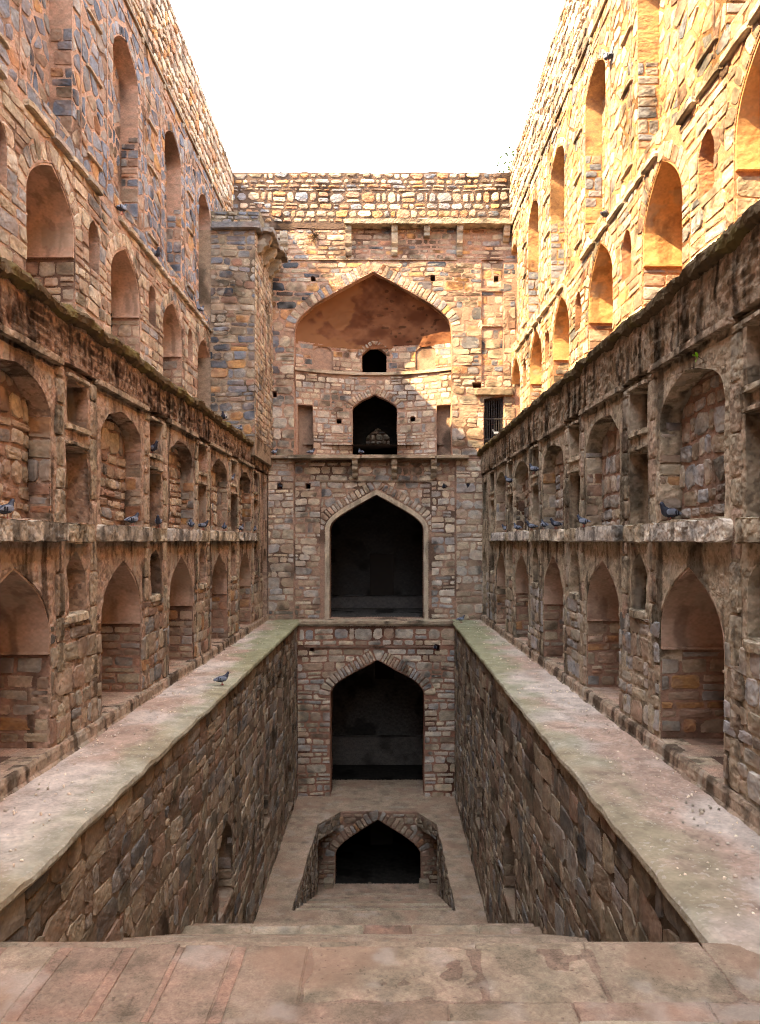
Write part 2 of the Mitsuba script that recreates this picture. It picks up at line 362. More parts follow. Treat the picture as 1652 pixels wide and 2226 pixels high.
# ------------------------------------------------------------------ ground round the well, and below it
well = Polygon([(-6.1, -30), (5.2, -30), (5.2, 30.5), (-6.1, 30.5)])
shaft = box(-2.5, 34.3, 1.7, 38.0)
g = box(-260, -260, 260, 260).difference(well).difference(shaft)
gm = trimesh.creation.extrude_polygon(g, .05, engine='earcut'); gm.apply_translation([0, 0, 14.3])
put('ground', cat([gm, quads([[(-250, -250, -13), (250, -250, -13), (250, 250, -13), (-250, 250, -13)]] + [[(a, b, -13), (c, d, -13), (c, d, 14.31), (a, b, 14.31)] for a, b, c, d in
    ((-250, -250, 250, -250), (250, -250, 250, 250), (250, 250, -250, 250), (-250, 250, -250, -250))])]), 'mortar', .3, .55, 'structure')
# ------------------------------------------------------------------ long walls, terraces, arcades, trench walls
def upper_wall(s):
    S = SIDE[s]; fr = S['up']; K = num('retaining_wall'); P = num('parapet_wall')
    U0, U1 = -28, 30.4
    cs = S['arches'] + [29.1] if s == 'R' else S['arches']
    lows = [arch(c, 1.0, 5.9, 8.25, S['za'], POINT) for c in cs]
    panels = [arch(c + .4 * (s == 'R'), .86, 9.95, 12.9, 13.55, POINT) for c in cs]
    mids = [(a + b) / 2 for a, b in zip(cs, cs[1:])]
    nich = [arch(m, .3, 8.0, 8.6, 8.95, POINT) for m in mids]
    face = box(U0, 5.6, U1, 14.3)
    for h in lows + panels + nich: face = face.difference(rough(h, .014, seed=3))
    deep = box(U0, 5.6, U1, 14.3)
    for h in lows: deep = deep.difference(rough(h, .014, seed=3))
    lo, hi = box(U0, 5.6, U1, 9.62), box(U0, 9.62, U1, 14.3)
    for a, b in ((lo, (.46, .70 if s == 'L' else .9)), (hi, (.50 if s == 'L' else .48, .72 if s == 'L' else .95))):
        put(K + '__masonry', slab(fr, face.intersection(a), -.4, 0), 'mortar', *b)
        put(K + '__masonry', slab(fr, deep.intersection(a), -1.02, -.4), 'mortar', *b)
    put(K + '__backing', slab(fr, box(U0, 5.6, U1, 14.3), -1.3, -1.02), 'mortar', .26, .72)
    view = box(7, 6.2, 30, 14.3)
    lowview = face.intersection(box(7, 6.3, 29.9, 9.5)).buffer(-.01); hiview = face.intersection(box(7, 9.68, 29.9, 14.27)).buffer(-.01)
    for c in cs[1:]:
        cv = arch_curve(c, 1.0, 8.25, S['za'], POINT)
        ring = voussoirs(cv, .03, .34, 15); lay(K, fr, ring, 'buff', .014, .02)
        lowview = lowview.difference(Polygon(np.vstack([arch_curve(c, 1.36, 8.2, S['za'] + .42, POINT)])).buffer(0))
        q = c + .4 * (s == 'R')
        hiview = hiview.difference(Polygon(arch_curve(q, 1.12, 12.9, 13.9, POINT)))
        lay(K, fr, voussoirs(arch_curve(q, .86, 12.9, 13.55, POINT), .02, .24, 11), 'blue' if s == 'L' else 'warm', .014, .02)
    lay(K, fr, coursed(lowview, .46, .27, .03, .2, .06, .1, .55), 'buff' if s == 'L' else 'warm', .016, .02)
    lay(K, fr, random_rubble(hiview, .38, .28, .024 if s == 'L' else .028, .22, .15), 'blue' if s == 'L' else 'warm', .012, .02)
    back = Fr(fr.O - fr.N * .4, fr.U, fr.N)
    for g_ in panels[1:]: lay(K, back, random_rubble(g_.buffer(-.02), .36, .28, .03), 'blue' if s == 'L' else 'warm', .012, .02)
    for c, h in zip(cs, lows):
        if c < 7: continue
        pl = h.intersection(box(-99, 7.9, 99, 20))
        lining = rough(pl.buffer(.01), .01, seed=3).difference(pl.buffer(-.03)).difference(box(-99, 5, 99, 7.94).difference(box(c - 2, 5, c - .9, 9)).difference(box(c + .9, 5, c + 2, 9)))
        put(K + '__arch_lining', slab(fr, pl.difference(pl.buffer(-.03)).difference(box(c - .93, 7.8, c + .93, 7.96)), -1.0, -.015, .3), 'plaster', .62, .68 if s == 'L' else 1.0)
        jam = Fr(fr(np.array([[c + 1.0, 0, 0]]))[0], -fr.N, -fr.U)
        lay(K, jam, coursed(box(.02, 6.2, .95, 7.84), .42, .2, .02, .15, .04), 'buff', .02, .02)
        put(K + '__arch_back', slab(fr, h.buffer(.1), -1.02, -1.0), 'plaster', .55, .72 if s == 'L' else .95)
    for c in cs[1:]:                                                    # reveals of the blind upper windows
        q = c + .4 * (s == 'R')
        jam = Fr(fr(np.array([[q + .86, 0, 0]]))[0], -fr.N, -fr.U)
        lay(K, jam, coursed(box(.0, 9.97, .38, 11.9), .38, .26, .02, .15, .04), 'blue', .015, .02)
        put(K + '__window_sill', block(fr, q - .84, q + .84, 9.86, 9.97, -.4, .01, .01), 'stone', .42, .6)
    # string courses, broken here and there
    u = 6.5
    while u < 29.8:
        l = rng.uniform(.55, 1.3)
        if rng.random() < .78: put(K + '__string_course', block(fr, u, u + l - .02, 9.5, 9.62, -.1, rng.uniform(.07, .12), .016), 'stone', rng.uniform(.4, .55), rng.uniform(.32, .55))
        u += l
    for m in mids[1:]:
        for z in (12.66, 11.62, 10.02):
            put(K + '__lintel', block(fr, m - .45, m + .45 * rng.uniform(.6, 1), z, z + .06, -.05, .06, .012), 'stone', .42, .55)
    for c in cs[1:]:
        q = c + .4 * (s == 'R')
        put(K + '__hood_moulding', block(fr, q - 1.25, q + 1.25, 13.98, 14.03, -.05, .03, .008), 'stone', .44, .7)
        for e in (-1.28, 1.21): put(K + '__hood_moulding', block(fr, q + e, q + e + .07, 9.8, 13.98, -.05, .02, .006, .3), 'stone', .44, .74)
    zt = lambda u: (16.3 + (30 - u) * .045) if s == 'L' else (16.55 + (30 - u) * .03)
    put(P + '__masonry', slab(fr, rough(Polygon([(U0, 14.3), (U1, 14.3), (U1, zt(U1)), (U0, zt(U0))]), .02), -.7, .03), 'mortar', .22, .68)
    lay(P, fr_out(fr, .03), coursed(Polygon([(15, 14.38), (29.95, 14.38), (29.95, zt(29.9) - .03), (15, zt(15) - .03)]), .38, .29, .06, .28, .09, .05), 'cream', .035, .035)
    put(K + '__cornice', block(fr, U0, U1, 14.3, 14.36, -.05, .06, .012, .3), 'stone', .34, .45)
    for u in np.arange(9, 29.5, 1.9):
        put(K + '__cornice_bracket', block(fr, u, u + .13, 14.16, 14.3, -.05, .07, .01), 'stone', .38, .55)
    if s == 'L':
        e = fr(np.array([[18.44, 0, 0]]))[0]; put(K + '__doorway', boxm(e[0] - 1.02, e[0] - .62, 18.36, 18.5, 5.9, 8.0), 'wood')
    lab(K, 'high rubble wall with arched recesses standing in blue grey shade above the left arcade' if s == 'L' else 'high rubble wall with golden arched recesses lit by sun above the right arcade', 'wall', kind='thing')
    lab(P, 'rough pale stone parapet topping the shaded left wall' if s == 'L' else 'rough pale stone parapet topping the sunlit right wall', 'parapet', kind='thing')
def fr_out(fr, w): return Fr(fr.O + fr.N * w, fr.U, fr.N)
def arcade(s):
    S = SIDE[s]; fr = S['ar']; K = num('arcade'); cs = S['arches']; U0, U1 = -4, 30.05
    zt = 6.05 if s == 'L' else 6.2
    mids = [(a + b) / 2 for a, b in zip(cs, cs[1:])] + [(cs[-1] + S['gate']) / 2]
    mids = [m - .02 for m in mids]
    lows = [arch(c, 1.03, .2, 1.65, 2.58, POINT) for c in cs]
    gate = arch(S['gate'], .55, .02, 2.0, 2.62, POINT)
    ups = [arch(c, 1.03, 3.14, 4.45, 5.0, ((1, 0), (1, .6), (.6, .95), (0, 1))) for c in cs]
    smalls = [arch(m, .33, 1.86, 2.4, 2.74, POINT) for m in mids] + [box(m - .4, 3.14, m + .4, 4.2) for m in mids] + [box(m - .38, 4.52, m + .38, 5.12) for m in mids]
    farbox = box(S['gate'] - .45, 3.6, S['gate'] + .4, 5.0)
    full = box(U0, .18, U1, 5.25).difference(gate)
    deep = full
    for h in lows: full = full.difference(rough(h, .015, seed=1)); deep = deep.difference(rough(h, .015, seed=1))
    front = full
    for h in ups + smalls + [farbox]: front = front.difference(rough(h, .04, .09, seed=5))
    tn = (.47, .66) if s == 'L' else (.47, .54)
    put(K + '__masonry', slab(fr, front, -.3, 0, .16, .035), 'weather', *tn)
    put(K + '__masonry', slab(fr, deep, -1.0, -.3), 'mortar', .34, .72)
    put(K + '__backing', slab(fr, box(U0, .18, U1, 5.6), -1.2, -1.0), 'mortar', .34, .72)
    # rubble: piers below, backs of the blind niches above
    piers = front.intersection(box(6.3, .22, 30, 1.8)).buffer(-.02)
    lay(K, fr, coursed(piers, .40, .27, .03, .2, .06, .08, .55), 'brown' if s == 'L' else 'grey', .022, .025)
    bk = fr_out(fr, -.3)
    for c, h in zip(cs, ups):
        if c < 7: continue
        lay(K, bk, coursed(h.buffer(-.01), .29, .24, .03, .26, .09, .12, .6), 'buff' if s == 'L' else 'grey', .03, .03)
        jam = Fr(fr(np.array([[c + 1.03, 0, 0]]))[0], -fr.N, -fr.U)
        lay(K, jam, coursed(box(.0, 3.16, .29, 4.5), .34, .22, .012, .14, .05), 'brown', .02, .02)
    for m in mids:
        if m > 7: lay(K, bk, random_rubble(box(m - .39, 3.16, m + .39, 4.18), .22, .22, .016, .2, .16), 'brown' if s == 'L' else 'grey', .025, .03)
    for c, h in zip(cs, lows):
        if c < 7: continue
        pl = h.intersection(box(-99, 1.42, 99, 9))
        put(K + '__arch_lining', slab(fr, pl.difference(pl.buffer(-.03)).difference(box(c - .96, 1.3, c + .96, 1.5)), -1.0, -.012, .25), 'plaster', .50, .68)
        jam = Fr(fr(np.array([[c + 1.03, 0, 0]]))[0], -fr.N, -fr.U)
        put(K + '__jamb', slab(jam, box(.01, .2, 1.0, 1.42), 0, .008), 'mortar', .36, .74)
        lay(K, jam, coursed(box(.02, .24, .97, 1.38), .4, .19, .022, .16, .05), 'brown', .02, .025, embed=.005)
        put(K + '__arch_back', slab(fr, h.buffer(.1), -1.0, -.985), 'plaster', .46, .68)
        put(K + '__niche_floor', slab(Fr(fr.O, fr.U, fr.N), box(c - 1.03, .19, c + 1.03, .2), -1.0, -.0, .25), 'floor', .58, .70)
    # pilasters of squared blocks
    for m in mids:
        for e in (-.62, .62):
            q = m + e
            if q < 7 or q > 28.6: continue
            z = .2
            while z < 5.2:
                hh = min(rng.uniform(.28, .6), 5.22 - z)
                if hh > .06: put(K + '__pilaster_block', block(fr, q - .13 + rng.uniform(-.012, .012), q + .13 + rng.uniform(-.012, .012), z + .003, z + hh - .003, -.05, .03 + rng.uniform(-.01, .012), .012, .14), 'weather', rng.uniform(.38, .5), rng.uniform(.46, .66))
                z += hh
        if m > 7:
            put(K + '__small_lintel', block(fr, m - .44, m + .44, 5.13, 5.19, -.05, .06, .014), 'weather', .44, .56)
            put(K + '__small_lintel', block(fr, m - .46, m + .46, 4.42, 4.5, -.1, .05, .018), 'weather', .46, .5)
            put(K + '__small_lintel', block(fr, m - .44, m + .44, 4.21, 4.27, -.1, .06, .018), 'weather', .44, .55)
            put(K + '__small_sill', block(fr, m - .42, m + .42, 1.74, 1.87, -.32, .04, .02), 'weather', .5, .48)
            for za_, zb_ in ((1.8, 2.8), (4.45, 5.2)): put(K + '__small_niche_back', slab(fr, box(m - .4, za_, m + .4, zb_), -.32, -.28, .15, .02), 'weather', .40, .68)
    # the ledge between the two tiers, one slab to a bay
    for c in cs[1:]:
        put(K + '__ledge_slab', block(fr, c - 1.32, c + 1.32, 2.88, 3.13, -.05, .15, .03, .12), 'weather', rng.uniform(.52, .64) + .16 * (s == 'R'), rng.uniform(.30, .44))
    for m in mids:
        if m > 7: put(K + '__ledge_slab', block(fr, m - .45, m + .45, 2.86, 3.12, -.05, .11, .035, .1), 'weather', .48, .5)
    # bay lintels under the parapet
    for c in cs[1:]: put(K + '__bay_lintel', block(fr, c - 1.33, c + 1.33, 5.22, 5.31, -.05, .09, .016), 'weather', .42, .58)
    # parapet band and its worn, mossy coping
    put(K + '__parapet', slab(fr, rough(box(U0, 5.3, U1, zt - .1), .012), -.35, .05, .16, .045), 'weather', .40 if s == 'L' else .42, .68 if s == 'L' else .58)
    prof = [(-.42, zt - .14), (-.40, zt - .02), (-.25, zt + .04), (-.05, zt + .04), (.1, zt), (.17, zt - .07), (.16, zt - .15), (.09, zt - .19), (.03, zt - .2)]
    put(K + '__coping', sweep(fr, U0, U1 - .1, prof, .05, .10, 3.0, .014), 'moss')
    put(K + '__plinth', sweep(fr, U0, 29.9, [(-.1, .2), (.04, .2), (.065, .15), (.07, .03), (.1, -.01)], .12, .025, 4), 'weather', .42, .62)
    lab(K, 'two tier stone arcade with pinkish brown render lining the left ledge' if s == 'L' else 'two tier weathered grey arcade lining the right ledge', 'arcade', kind='thing')
    # terrace on top of the arcade
    a, b = fr(np.array([[U0, 0, 0], [U1, 0, 0]])), S['up'](np.array([[U0, 0, 0], [U1, 0, 0]]))
    put('terrace_floor', quads([[(a[0][0], U0, 5.7), (a[1][0], U1, 5.7), (b[1][0] + S['sx'] * .3, U1, 5.7), (b[0][0] + S['sx'] * .3, U0, 5.7)]]), 'floor', .3, .6, 'structure')
    # iron gate in the far bay
    x = fr(np.array([[S['gate'], 0, -.25]]))[0]
    G = num('iron_gate')
    gx = x[0]
    put(G + '__frame', cat([boxm(gx - .02, gx + .02, S['gate'] - .53, S['gate'] - .48, .05, 2.1), boxm(gx - .02, gx + .02, S['gate'] + .48, S['gate'] + .53, .05, 2.1)] +
        [boxm(gx - .025, gx + .025, S['gate'] - .53, S['gate'] + .53, z, z + .06) for z in (.06, .6, 1.5, 2.04)]), 'iron')
    put(G + '__panel', boxm(gx - .006, gx + .006, S['gate'] - .5, S['gate'] + .5, .08, .6), 'iron')
    for y in np.linspace(S['gate'] - .42, S['gate'] + .42, 9): put(G + '__bar', boxm(gx - .01, gx + .01, y - .01, y + .01, .6, 2.06), 'iron')
    lab(G, 'dark iron gate in the last arch of the left arcade' if s == 'L' else 'dark iron gate in the last arch of the right arcade', 'gate')
def trench_wall(s):
    S = SIDE[s]; fr = S['tr']; K = num('stairwell_wall')
    bed = [(2, .3), (30, .3)]
    hole = [arch(16.2, .72, -4.3, -3.35, -2.66, POINT), arch(21.7, .45, -4.6, -3.6, -3.15, POINT), arch(27.0, .5, -5.9, -5.0, -4.5, POINT), box(23.9, -2.66, 25.0, -1.1)]
    face = Polygon([(4.4, -.06), (YT + .3, -.06), (YT + .3, -6.5), (17, -6.5), (4.4, -3.2)])
    body = face
    for h in hole: face = face.difference(rough(h, .03, .1, seed=2))
    put(K + '__masonry', slab(fr, face, -.5, 0), 'mortar', .25, .60)
    put(K + '__backing', slab(fr, body, -.7, -.5), 'mortar', .09, .55)
    ps = coursed(face.intersection(box(4.4, -6.4, YT - .02, -.1)).buffer(-.015), .46, .31, .024, .24, .09, .14, .6)
    lay(K, fr, ps, 'trench', .018, .02)
    for c, h, a, b in ((16.92, .45, -4.25, -2.9), (22.15, .45, -4.55, -3.3), (27.5, .45, -5.85, -4.6), (25.0, .45, -2.6, -1.15)):
        jam = Fr(fr(np.array([[c, 0, 0]]))[0], -fr.N, -fr.U)
        lay(K, jam, coursed(box(.0, a, h, b), .4, .22, .015, .15, .05), 'trench', .015, .02)
    for c, w, z in ((16.2, .7, -4.32), (21.7, .44, -4.62), (27.0, .5, -5.92)):
        put(K + '__niche_sill', block(fr, c - w, c + w, z - .06, z + .03, -.45, .05, .02), 'floor', .33, .6)
    lab(K, 'tall wall of close set dark stones below the left ledge' if s == 'L' else 'tall wall of close set dark stones below the right ledge', 'wall', kind='thing')
def ledge(s):
    S = SIDE[s]; K = num('ledge_path') + ''
    fr = S['tr']; wo = abs(S['ar'](np.array([[10., 0, 0]]))[0, 0] - fr.O[0])
    prof = [(-wo - .35, 0), (-wo, .0)] + [(-wo * t, .0) for t in (.85, .7, .55, .4, .25, .12, .04)] + [(.05, -.005), (.09, -.03), (.1, -.08), (.07, -.13), (.0, -.15), (-.1, -.15)]
    _n['ledge_path'] -= 1; put('ledge_path', sweep(fr, 3.2, 30.2, prof, .1, .028, 2.6), 'ledge')
    lab(K, 'sandy mossy ledge running below the left arcade' if s == 'L' else 'sandy mossy ledge running below the right arcade', 'ledge', kind='structure')
def grit(s, n=420):
    fr = SIDE[s]['tr']; ms = []
    for k in range(n):
        u = 6 + 23.8 * rng.random() ** 1.6; w = -1.25 * rng.random() ** .6 + .02; r = rng.uniform(.006, .022)
        m = trimesh.creation.icosphere(0, r); m.vertices *= rng.uniform(.5, 1.3, 3); m.apply_translation(fr(np.array([[u, r * .3, w]]))[0]); ms.append(m)
    put('ledge_grit', cat(ms), 'stone', .95, .4); lab('ledge_grit' + ('' if s == 'L' else '_001'), 'pale grit and droppings strewn on the left ledge' if s == 'L' else 'pale grit and droppings strewn on the right ledge', 'grit', kind='stuff')
for s in 'LR':
    grit(s)
    upper_wall(s); arcade(s); trench_wall(s); ledge(s)
# ------------------------------------------------------------------ the end wall: upper iwan and what frames it
E = 'end_wall'
iw = dict(c=-.505, hw=2.885, z0=5.95, zs=10.52, za=12.75)
m_arch = dict(c=-.379, hw=1.728, z0=0.0, zs=3.24, za=4.57)
iwan = arch(**iw, n=20); portal = arch(**m_arch, n=16)
putlog = [box(x - .085, z - .11, x + .085, z + .11) for x, z in ((-2.7, 12.5), (1.68, 12.5), (4.02, 12.5), (-4.2, 10.1), (-4.12, 8.25))]
gatehole = box(3.56, 5.7, 4.28, 8.16); sq = box(3.15, 8.48, 3.46, 8.67)
wall = box(-6.2, 5.9, 4.9, 14.3)
for h in [iwan, gatehole, sq] + putlog: wall = wall.difference(rough(h, .012, seed=6) if h.area > 1 else h)
panel = [box(3.47, 12.1, 4.27, 13.17), box(3.47, 10.8, 4.27, 12.02), box(3.47, 8.72, 4.27, 10.72)]
facew = wall
for p in panel: facew = facew.difference(p)
put(E + '__masonry', slab(PF, facew, -.07, 0), 'mortar', .46, .74)
put(E + '__masonry', slab(PF, wall, -.9, -.07), 'mortar', .46, .74)
ringz = Polygon(np.vstack([arch_curve(iw['c'], iw['hw'] + .45, iw['zs'] - .1, iw['za'] + .5, FLAT, 20)])).buffer(0)
lay(E, PF, voussoirs(arch_curve(iw['c'], iw['hw'], iw['zs'], iw['za'], FLAT, 20), .02, .42, 44), 'warm', .016, .02)
zone = facew.difference(ringz).buffer(-.012)
lay(E, PF, coursed(zone.intersection(box(-4.6, 9.0, 4.7, 13.15)), .46, .29, .03, .26, .09, .09, .55), 'mixed', .014, .02)
lay(E, PF, coursed(zone.intersection(box(-4.6, 13.22, 4.7, 14.25)), .42, .29, .05, .2, .06, .08, .55), 'warm', .014, .02)
lay(E, PF, coursed(zone.intersection(box(-4.6, 6.0, 4.7, 8.97)), .5, .29, .028, .26, .09, .09, .55), 'pale', .02, .025)
for p in panel: lay(E, fr_out(PF, -.07), coursed(p.difference(box(3.9, 12.3, 4.15, 12.7)).buffer(-.02), .36, .28, .03, .16, .04), 'mixed', .014, .02)
put(E + '__moulding', block(PF, -3.75, 2.6, 13.15, 13.2, -.05, .05, .008, .3), 'stone', .42, .6)
put(E + '__door_lintel', block(PF, 3.2, 4.62, 8.2, 8.42, -.05, .16, .015), 'stone', .5, .5)
put(E + '__eaves_slab', block(PF, -1.55, 4.6, 14.3, 14.48, -.1, .55, .03, .14), 'stone', .36, .5)
def bracket(fr, holder, x, zt, d, h, w=.22):
    """a scrolled stone bracket: an S-shaped side cut through"""
    pr = Polygon([(0, 0), (d, 0), (d, -.12), (d * .93, -.2), (d * .8, -.26), (d * .84, -.36), (d * .7, -h * .62), (d * .45, -h * .72), (d * .42, -h * .88), (d * .25, -h), (0, -h)])
    m = trimesh.creation.extrude_polygon(pr, w, engine='earcut'); v = np.array(m.vertices)
    m.vertices = fr(np.c_[x - w / 2 + v[:, 2], zt + v[:, 1], v[:, 0]])
    put(holder + '__bracket', m, 'stone', rng.uniform(.3, .42), rng.uniform(.42, .55))
for x, h in ((-1.4, 1.0), (.28, 1.0), (1.45, .35), (2.65, 1.0), (4.35, .5)): bracket(PF, E, x, 14.3, .42, h)
bracket(PF, E, -3.75, 14.1, .35, .7, .26)
# parapet over it
PE = num('parapet_wall')
put(PE + '__masonry', slab(PF, rough(box(-6.2, 14.3, 4.9, 16.35), .05, .3), -.7, .04), 'mortar', .16, .70)
lay(PE, fr_out(PF, .04), coursed(box(-5.75, 15.2, 4.55, 16.3), .34, .28, .06, .3, .08, .13, .6), 'warm', .04, .035)
lay(PE, fr_out(PF, .04), coursed(box(-5.75, 14.55, 4.55, 15.22), .36, .24, .05, .28, .1, .05), 'warm', .03, .03)
lab(PE, 'pale rounded rubble parapet across the top of the end wall', 'parapet', kind='thing')
# the curved recess
class Apse(Fr):
    def __call__(s, a):
        a = np.asarray(a, float); t = np.clip((a[:, 0] - iw['c']) / 2.95, -1, 1)
        return np.c_[a[:, 0], YP + .34 + 1.0 * (1 - t * t) - a[:, 2], a[:, 1]]
AP = Apse((0, YP, 0), (1, 0, 0), (0, -1, 0))
door = arch(-.465, .85, 5.9, 7.9, 8.49); door2 = arch(-.484, .466, 9.27, 9.92, 10.4)
rects = [box(-3.32, 6.0, -2.78, 7.95), box(1.87, 6.0, 2.38, 7.95)]
plog = [box(x - .09, z - .09, x + .09, z + .09) for x, z in ((-1.83, 7.42), (.98, 7.5))]
blind = [arch(-2.42, .36, 9.32, 10.0, 10.3), arch(1.45, .36, 9.32, 10.0, 10.3)]
aw = box(-3.44, 5.85, 2.43, 10.3)
for h in [door, door2] + rects + plog: aw = aw.difference(rough(h, .012, seed=4) if h.area > .1 else h)
af = aw
for h in blind: af = af.difference(h)
put(E + '__apse', slab(AP, af, -.06, 0, strip=.2), 'mortar', .42, .72)
put(E + '__apse', slab(AP, aw, -.42, -.06, strip=.2), 'mortar', .40, .72)
for r in rects: put(E + '__niche_back', slab(AP, r.buffer(.1), -.5, -.42, strip=.2), 'mortar', .3, .68)
lay(E + '_recess', AP, voussoirs(arch_curve(-.465, .85, 7.9, 8.49), .02, .3, 17), 'pale', .03, .02)
lay(E + '_recess', AP, voussoirs(arch_curve(-.484, .466, 9.92, 10.4), .02, .2, 11), 'grey', .02, .02)
low = af.intersection(box(-3.4, 6.0, 2.4, 9.15)).difference(Polygon(arch_curve(-.465, 1.18, 7.85, 8.85))).buffer(-.015)
lay(E + '_recess', AP, coursed(low, .31, .23, .03, .18, .05, .06, .55), 'pale', .018, .02)
lay(E + '_recess', AP, coursed(af.intersection(box(-3.4, 9.36, 2.4, 10.25)).difference(Polygon(arch_curve(-.484, .7, 9.85, 10.68))).buffer(-.015), .3, .2, .02, .14, .04), 'warm', .012, .02)
put(E + '__cornice', slab(AP, box(-3.42, 9.2, 2.42, 9.31), -.05, .1, strip=.15), 'stone', .46, .48)
# the half dome over it
cv = arch_curve(0, 1, 0, 1, FLAT, 24)[:25]
hz, hwid = cv[:, 1], cv[:, 0]
rows = [(10.2, 1.0), (10.36, 1.0)] + [(iw['zs'] + (iw['za'] + .05 - iw['zs']) * z, max(w, .004)) for z, w in zip(hz, hwid)]
th = np.linspace(-1, 1, 41); V = []
for z, w in rows:
    x = iw['c'] + th * w * 2.95
    y = YP + .30 + .04 * w + 1.0 * w ** .8 * (1 - th * th)
    q = np.c_[x, y, np.full(41, z)]
    V.append(q)
V = np.vstack(V); V[:, 1] += (meshkit.fbm(V * 1.6, 4, 31) - .5) * .16
n = len(rows); i, j = np.meshgrid(np.arange(n - 1), np.arange(40), indexing='ij'); i, j = i.ravel(), j.ravel()
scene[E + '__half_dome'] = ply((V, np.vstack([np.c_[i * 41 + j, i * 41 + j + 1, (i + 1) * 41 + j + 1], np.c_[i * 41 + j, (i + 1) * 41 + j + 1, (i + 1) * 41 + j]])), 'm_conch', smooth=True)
pool[E + '__apse'] = pool.pop(E + '_recess')
# rooms behind the recess and the well shaft that lights the inner one
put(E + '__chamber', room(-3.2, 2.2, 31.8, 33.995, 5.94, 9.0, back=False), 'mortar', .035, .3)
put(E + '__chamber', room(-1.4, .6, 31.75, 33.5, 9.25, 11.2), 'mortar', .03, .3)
inner = box(-3.3, 5.8, 2.3, 14.2).difference(arch(-.375, .5, 5.95, 7.1, 7.6))
SF = Fr((0, 34.0, 0), (1, 0, 0), (0, -1, 0))
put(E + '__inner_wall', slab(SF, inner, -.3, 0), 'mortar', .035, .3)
put(E + '__well_shaft', room(-2.5, 1.7, 34.3, 38.0, -7, 14.33, top=False), 'mortar', .28, .66)
SB = Fr((0, 37.98, 0), (1, 0, 0), (0, -1, 0))
pool_key = E + '__well_shaft'
lay(pool_key, SB, coursed(box(-1.5, 5.5, .7, 8.2), .3, .22, .04, .24, .07), 'pale', .05, .04)
lab(E, 'upper end wall with great pointed recess, half dome and sunlit stones', 'wall', kind='thing')
# iron gate of the lit doorway
G = num('iron_gate')
put(G + '__frame', cat([boxm(3.57, 3.61, 30.2, 30.24, 5.7, 8.14), boxm(4.23, 4.27, 30.2, 30.24, 5.7, 8.14)] + [boxm(3.57, 4.27, 30.19, 30.25, z, z + .05) for z in (5.72, 6.6, 7.35, 8.08)]), 'iron')
for x in np.linspace(3.66, 4.18, 9): put(G + '__bar', boxm(x - .012, x + .012, 30.21, 30.234, 5.7, 8.1), 'iron')
lab(G, 'dark barred iron gate in the sunlit doorway of the end wall', 'gate')
# ------------------------------------------------------------------ the middle portal, at the level of the ledges
M = 'gate_portal'
low = box(-6.2, -.2, 4.9, 5.9).difference(portal)
pl2 = [box(-2.98, 4.78, -2.8, 4.98), box(2.02, 4.75, 2.22, 4.97), box(-3.99, 4.75, -3.82, 4.97), box(2.88, 4.75, 3.04, 4.97)]
for h in pl2: low = low.difference(h)
inset = box(-2.43, 0, 1.62, 5.04)
put(M + '__masonry', slab(PF, low, -.9, -.05), 'mortar', .40, .72)
put(M + '__masonry', slab(PF, low.intersection(box(-3.45, 0, 2.55, 5.9)).difference(inset), -.05, 0), 'mortar', .40, .72)
lay(M, fr_out(PF, -.05), voussoirs(arch_curve(m_arch['c'], m_arch['hw'] + .2, m_arch['zs'], m_arch['za'] + .22), .02, .34, 32), 'pale', .03, .025)
hole = Polygon(np.vstack([[[m_arch['c'] + m_arch['hw'] + .22, -1]], arch_curve(m_arch['c'], m_arch['hw'] + .58, m_arch['zs'], m_arch['za'] + .62), [[m_arch['c'] - m_arch['hw'] - .22, -1]]]))
lay(M, fr_out(PF, -.05), coursed(inset.difference(hole).difference(box(-2.43, 0, 1.62, 3.3)).buffer(-.02), .42, .25, .032, .26, .09, .09, .55), 'pale', .018, .02)
lay(M, PF, coursed(low.intersection(box(-3.38, .04, 2.5, 5.75)).difference(inset).buffer(-.015), .42, .25, .032, .26, .09, .09, .55), 'pale', .018, .02)
band = portal.buffer(.17, join_style='mitre').intersection(box(-9, 0, 9, 9)).difference(portal)
put(M + '__arch_band', slab(PF, rough(band, .008), -.06, -.005, .15, .008), 'plaster', .5, .46)
for x0, x1 in ((-4.34, -3.39), (2.515, 3.5)):
    holes = [h for h in pl2 if x0 < h.centroid.x < x1]
    pz = box(x0, 0, x1, 5.86)
    for h in holes: pz = pz.difference(h)
    put(M + '__pilaster', slab(PF, pz, -.05, .17), 'mortar', .42, .70)
    lay(M, fr_out(PF, .17), coursed(pz.buffer(-.015), .48, .25, .028, .26, .09, .09, .55), 'pale', .02, .02)
for x0, x1 in ((-4.35, -3.6), (-3.58, -.95), (-.93, 1.75), (1.77, 2.95)):
    put(M + '__balcony_slab', block(PF, x0, x1, 5.84 + rng.uniform(-.01, .01), 5.97, -.2, .62 if x0 > -4 else .45, .015, .2), 'stone', .40, .5)
for x in (-1.16, .27, 1.7): bracket(PF, M, x, 5.84, .5, .68, .2)
put(M + '__moulding', block(PF, -2.5, 1.7, 5.04, 5.09, -.05, .03, .006, .3), 'stone', .34, .55)
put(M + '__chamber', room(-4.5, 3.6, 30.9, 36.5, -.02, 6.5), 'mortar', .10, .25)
put(M + '__chamber_door', cat([boxm(-.75, .3, 36.2, 36.6, 0, 2.3)]), 'wood')
for x in (-2.6, 1.9): put(M + '__chamber_niche', boxm(x - .3, x + .3, 36.3, 36.6, 1.9, 2.5), 'wood')
put(M + '__chamber_step', boxm(-4.4, 3.5, 35.2, 36.5, -.02, .45), 'mortar', .16, .25)
lab(M, 'middle portal with wide dark pointed arch, pilasters and bracketed balcony slab', 'portal', kind='thing')
